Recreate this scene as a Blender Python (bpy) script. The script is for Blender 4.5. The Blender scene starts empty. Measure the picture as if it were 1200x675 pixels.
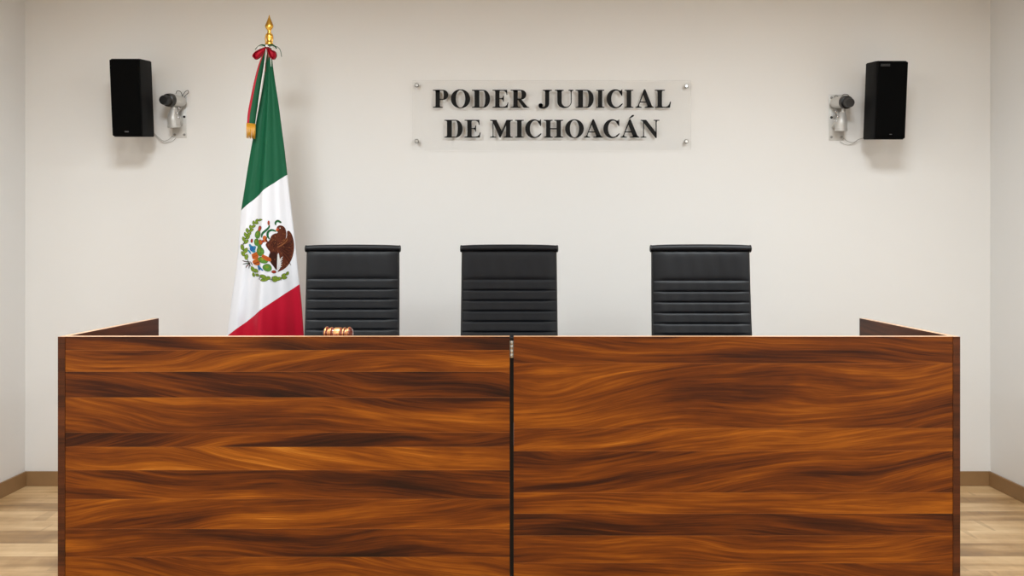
import bpy, bmesh, math, random
from mathutils import Vector, Matrix
from mathutils.geometry import tessellate_polygon
random.seed(7)
PI = math.pi
scn = bpy.context.scene
COL = scn.collection

# ------------------------------------------------------------------ materials
def lin(c):
    return tuple(((v/255)/12.92 if v/255 <= .04045 else ((v/255+.055)/1.055)**2.4) for v in c) + (1.0,)

def mat(name, rgb=(200,200,200), rough=.5, metal=0.0, coat=0.0, sheen=0.0, spec=.5, var=.06, vscale=30., bump=0.0, bscale=200.):
    m = bpy.data.materials.new(name); m.use_nodes = True
    nt = m.node_tree; b = nt.nodes['Principled BSDF']
    b.inputs['Roughness'].default_value = rough
    b.inputs['Metallic'].default_value = metal
    b.inputs['Coat Weight'].default_value = coat
    b.inputs['Sheen Weight'].default_value = sheen
    b.inputs['Specular IOR Level'].default_value = spec
    tc = nt.nodes.new('ShaderNodeTexCoord')
    n = nt.nodes.new('ShaderNodeTexNoise'); n.inputs['Scale'].default_value = vscale
    n.inputs['Detail'].default_value = 4
    nt.links.new(tc.outputs['Object'], n.inputs['Vector'])
    mx = nt.nodes.new('ShaderNodeMix'); mx.data_type = 'RGBA'
    c = lin(rgb)
    mx.inputs[6].default_value = tuple(v*(1-var) for v in c[:3])+(1,)
    mx.inputs[7].default_value = tuple(min(1, v*(1+var)) for v in c[:3])+(1,)
    nt.links.new(n.outputs['Fac'], mx.inputs[0])
    nt.links.new(mx.outputs[2], b.inputs['Base Color'])
    if bump > 0:
        n2 = nt.nodes.new('ShaderNodeTexNoise'); n2.inputs['Scale'].default_value = bscale; n2.inputs['Detail'].default_value = 3
        nt.links.new(tc.outputs['Object'], n2.inputs['Vector'])
        bp = nt.nodes.new('ShaderNodeBump'); bp.inputs['Strength'].default_value = bump; bp.inputs['Distance'].default_value = .002
        nt.links.new(n2.outputs['Fac'], bp.inputs['Height']); nt.links.new(bp.outputs['Normal'], b.inputs['Normal'])
    return m

class NG:
    """tiny helper for writing shader graphs"""
    def __init__(s, m): s.nt = m.node_tree
    def node(s, t, **kw):
        n = s.nt.nodes.new(t)
        for k, v in kw.items(): setattr(n, k, v)
        return n
    def link(s, a, b): s.nt.links.new(a, b)
    def math(s, op, a, b=None, c=None, clamp=False):
        n = s.node('ShaderNodeMath', operation=op); n.use_clamp = clamp
        for i, v in enumerate((a, b, c)):
            if v is None: continue
            if isinstance(v, (int, float)): n.inputs[i].default_value = v
            else: s.link(v, n.inputs[i])
        return n.outputs[0]
    def mix(s, f, a, b, blend='MIX'):
        n = s.node('ShaderNodeMix', data_type='RGBA', blend_type=blend)
        for i, v in ((0, f), (6, a), (7, b)):
            if isinstance(v, (int, float)): n.inputs[i].default_value = v
            elif isinstance(v, tuple): n.inputs[i].default_value = v
            else: s.link(v, n.inputs[i])
        return n.outputs[2]
    def ramp(s, fac, stops, interp='LINEAR'):
        n = s.node('ShaderNodeValToRGB'); n.color_ramp.interpolation = interp
        el = n.color_ramp.elements
        while len(el) > 1: el.remove(el[-1])
        el[0].position = stops[0][0]; el[0].color = stops[0][1]
        for p, c in stops[1:]:
            e = el.new(p); e.color = c
        s.link(fac, n.inputs[0]); return n.outputs[0]

def board_wood(name, stops, dark, light, rough=.38, grain=(1.1, 1, 11), figure=1.0, edge=None, coat=.15, bump=.15, spec=.4, tonek=1.0, wscale=(.9,1.0,2.6)):
    """wood laid in boards: face attribute 'board' = (tone, seed, grain_dir) ; UV = position in the board"""
    m = bpy.data.materials.new(name); m.use_nodes = True
    g = NG(m); b = m.node_tree.nodes['Principled BSDF']
    b.inputs['Roughness'].default_value = rough; b.inputs['Coat Weight'].default_value = coat
    b.inputs['Coat Roughness'].default_value = .25; b.inputs['Specular IOR Level'].default_value = spec
    tc = g.node('ShaderNodeTexCoord')
    at = g.node('ShaderNodeAttribute', attribute_name='board')
    sp = g.node('ShaderNodeSeparateColor'); g.link(at.outputs['Color'], sp.inputs[0])
    tone, seed, tilt = sp.outputs[0], sp.outputs[1], sp.outputs[2]
    so = g.node('ShaderNodeSeparateXYZ'); g.link(tc.outputs['Object'], so.inputs[0])
    x, y, z = so.outputs
    # the figure of every board runs at its own slant
    sl = g.math('MULTIPLY', g.math('SUBTRACT', tilt, .5), .3)
    zz = g.math('ADD', z, g.math('MULTIPLY', x, sl))
    zz = g.math('ADD', zz, g.math('MULTIPLY', seed, 37.0))
    xx = g.math('ADD', x, g.math('MULTIPLY', seed, 91.0))
    cb = g.node('ShaderNodeCombineXYZ'); g.link(xx, cb.inputs[0]); g.link(y, cb.inputs[1]); g.link(zz, cb.inputs[2])
    # slow warp
    w = g.node('ShaderNodeTexNoise'); w.inputs['Scale'].default_value = 1.0; w.inputs['Detail'].default_value = 1.5
    mw = g.node('ShaderNodeMapping'); mw.inputs['Scale'].default_value = wscale
    g.link(cb.outputs[0], mw.inputs[0]); g.link(mw.outputs[0], w.inputs['Vector'])
    wz = g.math('MULTIPLY', g.math('SUBTRACT', w.outputs['Fac'], .5), .26*figure)
    cb2 = g.node('ShaderNodeCombineXYZ'); g.link(xx, cb2.inputs[0]); g.link(y, cb2.inputs[1]); g.link(g.math('ADD', zz, wz), cb2.inputs[2])
    def streak(sc, det, dist=0.0, ro=.6):
        mp = g.node('ShaderNodeMapping'); mp.inputs['Scale'].default_value = sc
        n = g.node('ShaderNodeTexNoise'); n.inputs['Scale'].default_value = 1.0; n.inputs['Detail'].default_value = det
        n.inputs['Distortion'].default_value = dist; n.inputs['Roughness'].default_value = ro
        g.link(cb2.outputs[0], mp.inputs[0]); g.link(mp.outputs[0], n.inputs['Vector']); return n.outputs['Fac']
    big = streak(grain, 4, .25, .55)
    mid = streak((grain[0]*1.8, 1, grain[2]*5.5), 5, .12, .65)
    fine = streak((grain[0]*5, 1, grain[2]*26), 2, 0)
    f = g.math('ADD', g.math('MULTIPLY', big, 1.5), g.math('MULTIPLY', mid, 1.15))
    f = g.math('ADD', f, g.math('MULTIPLY', fine, .32))
    f = g.math('SUBTRACT', f, .995)
    f = g.math('ADD', f, g.math('MULTIPLY', g.math('SUBTRACT', tone, .5), tonek), clamp=True)
    colr = g.ramp(f, [(p, lin(c)) for p, c in stops])
    # pores : short dark dashes
    pore = streak((grain[0]*9, 1, grain[2]*40), 1, 0)
    pf = g.math('MULTIPLY', g.math('GREATER_THAN', pore, .66), .25)
    colr = g.mix(pf, colr, lin(dark))
    if edge:
        uv = g.node('ShaderNodeSeparateXYZ'); g.link(tc.outputs['UV'], uv.inputs[0])
        du = g.math('MINIMUM', uv.outputs[0], g.math('SUBTRACT', 1000.0, uv.outputs[0]))
        v = uv.outputs[1]
        e = g.math('LESS_THAN', v, edge)
        colr = g.mix(g.math('MULTIPLY', e, .4), colr, lin(light))  # paints a thin seam highlight on walnut, a dark joint on oak
    g.link(colr, b.inputs['Base Color'])
    bp = g.node('ShaderNodeBump'); bp.inputs['Strength'].default_value = bump; bp.inputs['Distance'].default_value = .001
    g.link(fine, bp.inputs['Height']); g.link(bp.outputs[0], b.inputs['Normal'])
    return m

M = {}
M['wall'] = mat('wall_paint', (231,229,226), .85, spec=.2, var=.012, vscale=2.0, bump=.08, bscale=260)
M['ceiling'] = mat('ceiling_paint', (208,194,172), .9, spec=.2, var=.01, vscale=2.0)
M['walnut'] = board_wood('walnut_boards', [(0,(34,12,1)),(.2,(60,24,2)),(.42,(94,43,2)),(.62,(121,62,4)),(.82,(150,84,12)),(1,(180,114,36))],
                         (45,18,6), (196,124,60), rough=.5, edge=.0011, figure=1.0, coat=0.0, spec=.2, tonek=.75, wscale=(1.0,1.0,3.0))
M['walnut_side'] = board_wood('walnut_end', [(0,(44,20,7)),(.5,(84,42,16)),(1,(116,62,26))], (40,18,8), (150,90,50), rough=.5, figure=.4, coat=0.0, spec=.2)
M['edgeband_lit'] = mat('edge_banding_lit', (222,170,126), .35, coat=.3, var=.1, vscale=14)  # light wood banding, with the highlight of the top edge in its colour
M['oak'] = board_wood('oak_floor', [(0,(136,104,68)),(.3,(166,130,86)),(.6,(200,164,118)),(1,(228,196,150))], (120,86,58), (120,90,62),
                      rough=.42, grain=(1.2,9,1), figure=.0, edge=.002, coat=.05, bump=.05)
M['baseboard'] = mat('baseboard_oak', (146,113,76), .45, var=.12, vscale=12)
M['leather'] = mat('black_leather', (14,16,20), .45, var=.1, vscale=60, bump=.2, bscale=500, spec=.26)
M['blackmetal'] = mat('black_metal', (14,14,15), .35, metal=.2, var=.05)
M['chrome'] = mat('polished_metal', (190,190,192), .22, metal=1.0, var=.03)
M['steel'] = mat('brushed_steel', (165,163,158), .35, metal=1.0, var=.06, vscale=80)
M['silver'] = mat('silver_paint', (198,196,192), .42, metal=.35, var=.05, vscale=40)
M['greypaint'] = mat('grey_casting', (140,138,134), .5, metal=.3, var=.06, vscale=40)
M['blackplastic'] = mat('black_plastic', (12,12,13), .4, var=.1, vscale=60)
M['speaker'] = mat('speaker_cabinet', (5,5,6), .6, var=.08, vscale=60, spec=.15)
M['grille'] = mat('speaker_grille_cloth', (4,4,4), .9, var=.2, vscale=900, spec=.08)
M['badge'] = mat('speaker_badge', (90,90,92), .3, metal=.7)
M['cable'] = mat('grey_cable', (150,146,140), .5, var=.03)
M['darkcable'] = mat('dark_cable', (86,82,76), .5, var=.03)
M['gold'] = mat('gold_metal', (214,166,74), .28, metal=1.0, var=.1, vscale=60)
M['brass'] = mat('brass_band', (214,150,100), .42, metal=.9, var=.06)
M['rosewood'] = mat('rosewood', (120,52,34), .25, coat=.6, var=.3, vscale=60)
M['goldfringe'] = mat('gold_fringe', (206,150,38), .5, metal=.35, var=.3, vscale=300)
M['ribred'] = mat('ribbon_red', (168,12,38), .55, spec=.25)
M['ribgreen'] = mat('ribbon_green', (8,78,48), .55, spec=.25)
M['ribwhite'] = mat('ribbon_white', (236,236,232), .55, sheen=.2)
M['letter'] = mat('letter_black', (9,8,7), .6, var=.05, spec=.2)
M['dark'] = mat('seam_shade_black', (8,6,5), .8, var=.05)  # shade of the open bench seam as a flat black
M['platform'] = mat('platform_carpet', (74,66,60), .95, var=.1, vscale=300)
M['pole'] = mat('pole_wood', (120,74,38), .3, coat=.4, var=.15, vscale=12)

# clear acrylic: thin clear sheet that lets lamp light pass
def acrylic():
    m = bpy.data.materials.new('clear_acrylic'); m.use_nodes = True
    g = NG(m); nt = m.node_tree; out = nt.nodes['Material Output']; nt.nodes.remove(nt.nodes['Principled BSDF'])
    t = g.node('ShaderNodeBsdfTransparent'); t.inputs[0].default_value = (.993,.993,.992,1)
    gl = g.node('ShaderNodeBsdfGlossy'); gl.inputs['Roughness'].default_value = .03
    fr = g.node('ShaderNodeFresnel'); fr.inputs[0].default_value = 1.45
    mx = g.node('ShaderNodeMixShader'); g.link(g.math('MULTIPLY', fr.outputs[0], .35), mx.inputs[0]); g.link(t.outputs[0], mx.inputs[1]); g.link(gl.outputs[0], mx.inputs[2])
    g.link(mx.outputs[0], out.inputs[0]); return m
M['acrylic'] = acrylic()
def acrylic_edge():
    m = bpy.data.materials.new('acrylic_edge'); m.use_nodes = True
    g = NG(m); nt = m.node_tree; out = nt.nodes['Material Output']; b = nt.nodes['Principled BSDF']
    b.inputs['Base Color'].default_value = lin((196,192,184)); b.inputs['Roughness'].default_value = .2
    t = g.node('ShaderNodeBsdfTransparent')
    mx = g.node('ShaderNodeMixShader'); mx.inputs[0].default_value = .55
    g.link(t.outputs[0], mx.inputs[1]); g.link(b.outputs[0], mx.inputs[2]); g.link(mx.outputs[0], out.inputs[0]); return m
M['acrylic_edge'] = acrylic_edge()

# flag satin: three diagonal bands, by where the cloth is (object coordinates of the flag)
def flag_mat():
    m = bpy.data.materials.new('flag_satin'); m.use_nodes = True
    g = NG(m); b = m.node_tree.nodes['Principled BSDF']
    tc = g.node('ShaderNodeTexCoord'); s = g.node('ShaderNodeSeparateXYZ'); g.link(tc.outputs['Object'], s.inputs[0])
    x, y, z = s.outputs
    def line(x1, z1, x2, z2):
        k = (z2-z1)/(x2-x1)
        return g.math('SUBTRACT', g.math('SUBTRACT', z, z1), g.math('MULTIPLY', g.math('SUBTRACT', x, x1), k))
    gw = g.math('GREATER_THAN', line(*FLAG_GW), 0)
    wr = g.math('LESS_THAN', line(*FLAG_WR), 0)
    c = g.mix(gw, lin((226,226,231)), lin((8,84,54)))
    c = g.mix(wr, c, lin((186,8,42)))
    g.link(c, b.inputs['Base Color'])
    b.inputs['Roughness'].default_value = .55; b.inputs['Specular IOR Level'].default_value = .22
    n = g.node('ShaderNodeTexNoise'); n.inputs['Scale'].default_value = 600
    g.link(tc.outputs['Object'], n.inputs['Vector'])
    bp = g.node('ShaderNodeBump'); bp.inputs['Strength'].default_value = .05; g.link(n.outputs[0], bp.inputs['Height']); g.link(bp.outputs[0], b.inputs['Normal'])
    return m

# ------------------------------------------------------------------ mesh helpers
def newbm(): return bmesh.new()

def add_box(bm, x0, x1, y0, y1, z0, z1, mi=0, bevel=0.0):
    vs = [bm.verts.new((x, y, z)) for x in (x0, x1) for y in (y0, y1) for z in (z0, z1)]
    fs = []
    for q in ((0,1,3,2),(4,6,7,5),(0,4,5,1),(2,3,7,6),(0,2,6,4),(1,5,7,3)):
        f = bm.faces.new([vs[i] for i in q]); f.material_index = mi; fs.append(f)
    if bevel > 0:
        es = list({e for f in fs for e in f.edges})
        r = bmesh.ops.bevel(bm, geom=es, offset=bevel, segments=2, profile=.6, affect='EDGES')
        for f in r['faces']: f.material_index = mi
    return fs

def add_tube(bm, pts, r, seg=10, mi=0, cap=True, radii=None):
    pts = [Vector(p) for p in pts]; n = len(pts); rings = []
    t0 = (pts[1]-pts[0]).normalized()
    up = Vector((0,0,1)) if abs(t0.z) < .9 else Vector((1,0,0))
    u = t0.cross(up).normalized()
    for i, p in enumerate(pts):
        t = (pts[min(i+1, n-1)]-pts[max(i-1, 0)]).normalized()
        u = (u - t*u.dot(t)).normalized(); v = t.cross(u)
        rr = radii[i] if radii else r
        rings.append([bm.verts.new(p + (u*math.cos(a)+v*math.sin(a))*rr) for a in [2*PI*k/seg for k in range(seg)]])
    for a, b in zip(rings, rings[1:]):
        for k in range(seg):
            f = bm.faces.new((a[k], a[(k+1)%seg], b[(k+1)%seg], b[k])); f.material_index = mi; f.smooth = True
    if cap:
        for rg in (rings[0], rings[-1]):
            f = bm.faces.new(rg); f.material_index = mi

def add_lathe(bm, prof, seg=24, mi=0, mtx=None, flat=1.0):
    """prof: (radius, z) list ; axis z ; mtx places it"""
    mtx = mtx or Matrix.Identity(4); rings = []
    for r, z in prof:
        rings.append([bm.verts.new(mtx @ Vector((r*math.cos(2*PI*k/seg), r*flat*math.sin(2*PI*k/seg), z))) for k in range(seg)])
    for j, (a, b) in enumerate(zip(rings, rings[1:])):
        for k in range(seg):
            f = bm.faces.new((a[k], a[(k+1)%seg], b[(k+1)%seg], b[k])); f.smooth = True
            f.material_index = mi[j] if isinstance(mi, (list, tuple)) else mi
    for rg, j in ((rings[0], 0), (rings[-1], -1)):
        f = bm.faces.new(rg); f.material_index = mi[j] if isinstance(mi, (list, tuple)) else mi

def link(name, bm, mats, parent=None, loc=None, smooth=None):
    bmesh.ops.remove_doubles(bm, verts=bm.verts, dist=1e-7)
    bmesh.ops.recalc_face_normals(bm, faces=bm.faces)
    me = bpy.data.meshes.new(name); bm.to_mesh(me); bm.free()
    for m in (mats if isinstance(mats, (list, tuple)) else [mats]): me.materials.append(m)
    o = bpy.data.objects.new(name, me); COL.objects.link(o)
    if parent: o.parent = parent
    if loc: o.location = loc
    if smooth:
        for p in me.polygons: p.use_smooth = True
        me.set_sharp_from_angle(angle=math.radians(smooth))
    return o

def thing(name, label, cat, loc=(0,0,0), rotz=0.0, group=None):
    o = bpy.data.objects.new(name, None); COL.objects.link(o)
    o.location = loc; o.rotation_euler = (0,0,rotz); o.empty_display_size = .1
    o['label'] = label; o['category'] = cat
    if group: o['group'] = group
    return o

def tag(o, label, cat, group=None):
    o['label'] = label; o['category'] = cat
    if group: o['group'] = group
    return o

def struct(o, label=None):
    o['kind'] = 'structure'
    if label: o['label'] = label
    return o

def spline(pts, n=6, closed=False):
    """Catmull-Rom through points"""
    P = [Vector(p) for p in pts]; out = []; m = len(P)
    rng = range(m) if closed else range(m-1)
    for i in rng:
        if closed: a, b, c, d = P[(i-1)%m], P[i], P[(i+1)%m], P[(i+2)%m]
        else: a, b, c, d = P[max(i-1,0)], P[i], P[i+1], P[min(i+2,m-1)]
        for k in range(n):
            t = k/n
            out.append(.5*((2*b)+(c-a)*t+(2*a-5*b+4*c-d)*t*t+(3*b-a-3*c+d)*t**3))
    if not closed: out.append(P[-1])
    return out

# ------------------------------------------------------------------ camera: eye 1.45 m, looks level along +y
HC, F = 1.45, 1172.0
CX, CY = 597.0, 292.0
cam = bpy.data.cameras.new('camera'); co = bpy.data.objects.new('camera', cam); COL.objects.link(co)
co.location = (0, 0, HC); co.rotation_euler = (PI/2, 0, 0)
cam.sensor_fit = 'HORIZONTAL'; cam.sensor_width = 36; cam.lens = F*36/1200
cam.shift_x = (600-CX)/1200; cam.shift_y = -(337.5-CY)/1200
cam.clip_start = .05
scn.camera = co
def X(px, d): return (px-CX)*d/F          # a measurement in the photo as metres at distance d
def Z(py, d): return HC+(CY-py)*d/F

# ------------------------------------------------------------------ room
XL, XR, YF, YB, ZC = X(29.5, 6.135), X(1160.5, 6.135), -2.6, 6.135, 3.12
T = .12
bm = newbm(); add_box(bm, XL-T, XR+T, YB, YB+T, -.1, ZC+.1); struct(link('wall_back', bm, M['wall']))
bm = newbm(); add_box(bm, XL-T, XL, YF, YB, -.1, ZC+.1); struct(link('wall_left', bm, M['wall']))
bm = newbm(); add_box(bm, XR, XR+T, YF, YB, -.1, ZC+.1); struct(link('wall_right', bm, M['wall']))
bm = newbm(); add_box(bm, XL-T, XR+T, YF-T, YF, -.1, ZC+.1); struct(link('wall_front', bm, M['wall']))
bm = newbm(); add_box(bm, XL-T, XR+T, YF-T, YB+T, ZC, ZC+.1); struct(link('ceiling', bm, M['ceiling']))

def boards_mesh(name, rects, mats, parent=None, extra=None, loc=None):
    """rects: (corner list of 4 Vectors, tone, seed, tilt, w, h, mi)"""
    me = bpy.data.meshes.new(name); vs = []; fs = []; info = []
    for r in rects:
        b = len(vs); vs += [tuple(v) for v in r[0]]; fs.append((b, b+1, b+2, b+3)); info.append(r)
    me.from_pydata(vs, [], fs)
    ca = me.color_attributes.new('board', 'FLOAT_COLOR', 'CORNER'); uv = me.uv_layers.new(name='UVMap')
    for p, r in zip(me.polygons, info):
        w, h = r[4], r[5]
        for li, q in zip(p.loop_indices, ((0,0),(w,0),(w,h),(0,h))):
            ca.data[li].color = (r[1], r[2], r[3], 1); uv.data[li].uv = q
        p.material_index = r[6]
    for m in mats: me.materials.append(m)
    o = bpy.data.objects.new(name, me); COL.objects.link(o)
    if parent: o.parent = parent
    if loc: o.location = loc
    return o

def box_rects(x0, x1, y0, y1, z0, z1, tone, seed, tilt, mi, skip=()):
    V = Vector; out = []
    S = {'front': [V((x0,y0,z0)),V((x1,y0,z0)),V((x1,y0,z1)),V((x0,y0,z1))],
         'back': [V((x1,y1,z0)),V((x0,y1,z0)),V((x0,y1,z1)),V((x1,y1,z1))],
         'left': [V((x0,y1,z0)),V((x0,y0,z0)),V((x0,y0,z1)),V((x0,y1,z1))],
         'right': [V((x1,y0,z0)),V((x1,y1,z0)),V((x1,y1,z1)),V((x1,y0,z1))],
         'top': [V((x0,y0,z1)),V((x1,y0,z1)),V((x1,y1,z1)),V((x0,y1,z1))],
         'bottom': [V((x0,y1,z0)),V((x1,y1,z0)),V((x1,y0,z0)),V((x0,y0,z0))]}
    for k, c in S.items():
        if k not in skip:
            m_ = mi[k] if isinstance(mi, dict) and k in mi else (mi.get('*') if isinstance(mi, dict) else mi)
            out.append((c, tone, seed, tilt, (c[1]-c[0]).length, (c[2]-c[1]).length, m_))
    return out

# floor: long oak planks laid across the room, each plank its own tone
rows = [6.135, 5.89, 5.71, 5.53, 5.34, 5.15, 4.93, 4.72, 4.51]
toneL = [.72, .70, .30, .62, .66, .34, .70, .48, .74]
toneR = [.66, .40, .66, .30, .64, .62, .34, .66, .46]
while rows[-1] > YF: rows.append(rows[-1]-.2)
rects = []
for i in range(len(rows)-1):
    y1, y0 = rows[i], max(rows[i+1], YF)
    x = XL; first = True; xs = [XL, -1.0+.6*random.random()-.3, 1.0+.6*random.random()-.3, XR] if i < 9 else [XL, XL+.5+random.random()*1.2, .2+random.random(), XR-.4-random.random(), XR]
    for j in range(len(xs)-1):
        tone = (toneL[i] if j == 0 else toneR[i]) if (i < 9 and j in (0, 2)) else .35+.4*random.random()
        a, b = xs[j], xs[j+1]
        rects.append(([Vector((a,y0,0)),Vector((b,y0,0)),Vector((b,y1,0)),Vector((a,y1,0))], tone, random.random(), .5, b-a, y1-y0, 0))
struct(boards_mesh('floor', rects, [M['oak']]))

BH, BT = .089, .014
def base(name, x0, x1, y0, y1):
    bm = newbm(); add_box(bm, x0, x1, y0, y1, 0.0005, BH, bevel=.002); struct(link(name, bm, M['baseboard']))
base('baseboard_back', XL+BT, XR-BT, YB-BT, YB-.0005)
base('baseboard_left', XL+.0005, XL+BT, YF, YB-.0005)
base('baseboard_right', XR-BT, XR-.0005, YF, YB-.0005)

# ------------------------------------------------------------------ raised platform behind the bench
PZ = .25
bm = newbm(); add_box(bm, -1.74, 1.74, 4.06, YB-BT-.005, 0, PZ, bevel=.004)
o = link('platform', bm, M['platform']); struct(o)

# ------------------------------------------------------------------ judges' bench, two halves
BD, BZ = 4.0, 1.10
def bench(side, label):
    t = thing('judges_bench', label, 'bench', (0, BD, 0), group='halves of the judges bench')
    s = -1 if side == 'L' else 1
    xo = X(68, BD) if s < 0 else X(1125, BD)       # outer face
    xi = X(76.5, BD) if s < 0 else X(1116.5, BD)     # inner face of the end panel
    xg = X(597.3, BD) if s < 0 else X(602.0, BD)     # edge at the seam
    ys = ([397,410.6,435.5,466,507,524,551,585,620,653,676] if s < 0 else [397,426,502,528.5,577.5,602,628,660,690])
    tn = ([.40,.58,.28,.52,.32,.64,.34,.54,.38,.52,.4] if s < 0 else [.40,.50,.62,.40,.62,.22,.46,.52,.42])
    th = .045
    a, b = (xi, xg) if s < 0 else (xg, xi)
    rc = []
    zs = [Z(y, BD) for y in ys]; zs[0] = BZ; zs.append(0.0)
    for i in range(len(zs)-1):
        z1, z0 = zs[i], max(zs[i+1], 0)
        rc.append(([Vector((a,0,z0)),Vector((b,0,z0)),Vector((b,0,z1)),Vector((a,0,z1))], tn[i], random.random(), random.random(), b-a, z1-z0, 0))
    rc += box_rects(a, b, 0, th, 0, BZ, .4, .3, .5, {'top': 1, '*': 2}, skip=('front',))
    boards_mesh('front_panel', rc, [M['walnut'], M['edgeband_lit'], M['walnut_side']], t)
    # end panel, as high as the front, running back
    a2, b2 = (xo, xi-.0015) if s < 0 else (xi+.0015, xo)
    rc = box_rects(a2, b2, -.002, 1.07, 0, BZ, .35, .7, .5, {'top': 1, '*': 0})
    boards_mesh('end_panel', rc, [M['walnut_side'], M['edgeband_lit']], t)
    # desktop inside, support panel by the seam
    a3, b3 = (xi, xg-.004) if s < 0 else (xg+.004, xi)
    boards_mesh('desktop', box_rects(a3, b3, th, .70, 1.005, 1.03, .4, .5, .5, 0), [M['walnut_side']], t)
    a4, b4 = (xg-.03, xg-.004) if s < 0 else (xg+.004, xg+.03)
    boards_mesh('support_panel', box_rects(a4, b4, th, .34, PZ+.001, 1.004, .3, .2, .5, 0), [M['walnut_side']], t)
    if s < 0:
        gx = (X(597.3, BD)+X(602.0, BD))/2
        w = X(602.0, BD)-X(597.3, BD)
        bm = newbm(); add_box(bm, gx-w/2+.0004, gx+w/2-.0004, .012, .03, 0, BZ-.006)  # added black strip stands in for the shade deep in the gap
        o = link('seam_shade', bm, M['dark'], t); o['label'] = 'added black strip standing in for the shade of the open seam'
        bm = newbm()
        for k in range(4):
            z1 = Z(399.5, BD)-k*.0172
            add_lathe(bm, [(.0052,z1-.0165),(.0062,z1-.0155),(.0062,z1-.001),(.0052,z1)], 16, 0, Matrix.Translation((gx, .0055, 0)))
        add_box(bm, gx-w/2+.0005, gx-.004, .006, .009, Z(399.5,BD)-.068, Z(399.5,BD))
        add_box(bm, gx+.004, gx+w/2-.0005, .006, .009, Z(399.5,BD)-.068, Z(399.5,BD))
        o = link('hinge', bm, M['steel'], t); o['label'] = 'silver hinge at the top of the seam'
    return t
bench('L', 'walnut-boarded bench half in front of the flag, carrying the silver seam hinge')
bench('R', 'walnut-boarded bench half right of the black centre seam, nothing on it')

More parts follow.
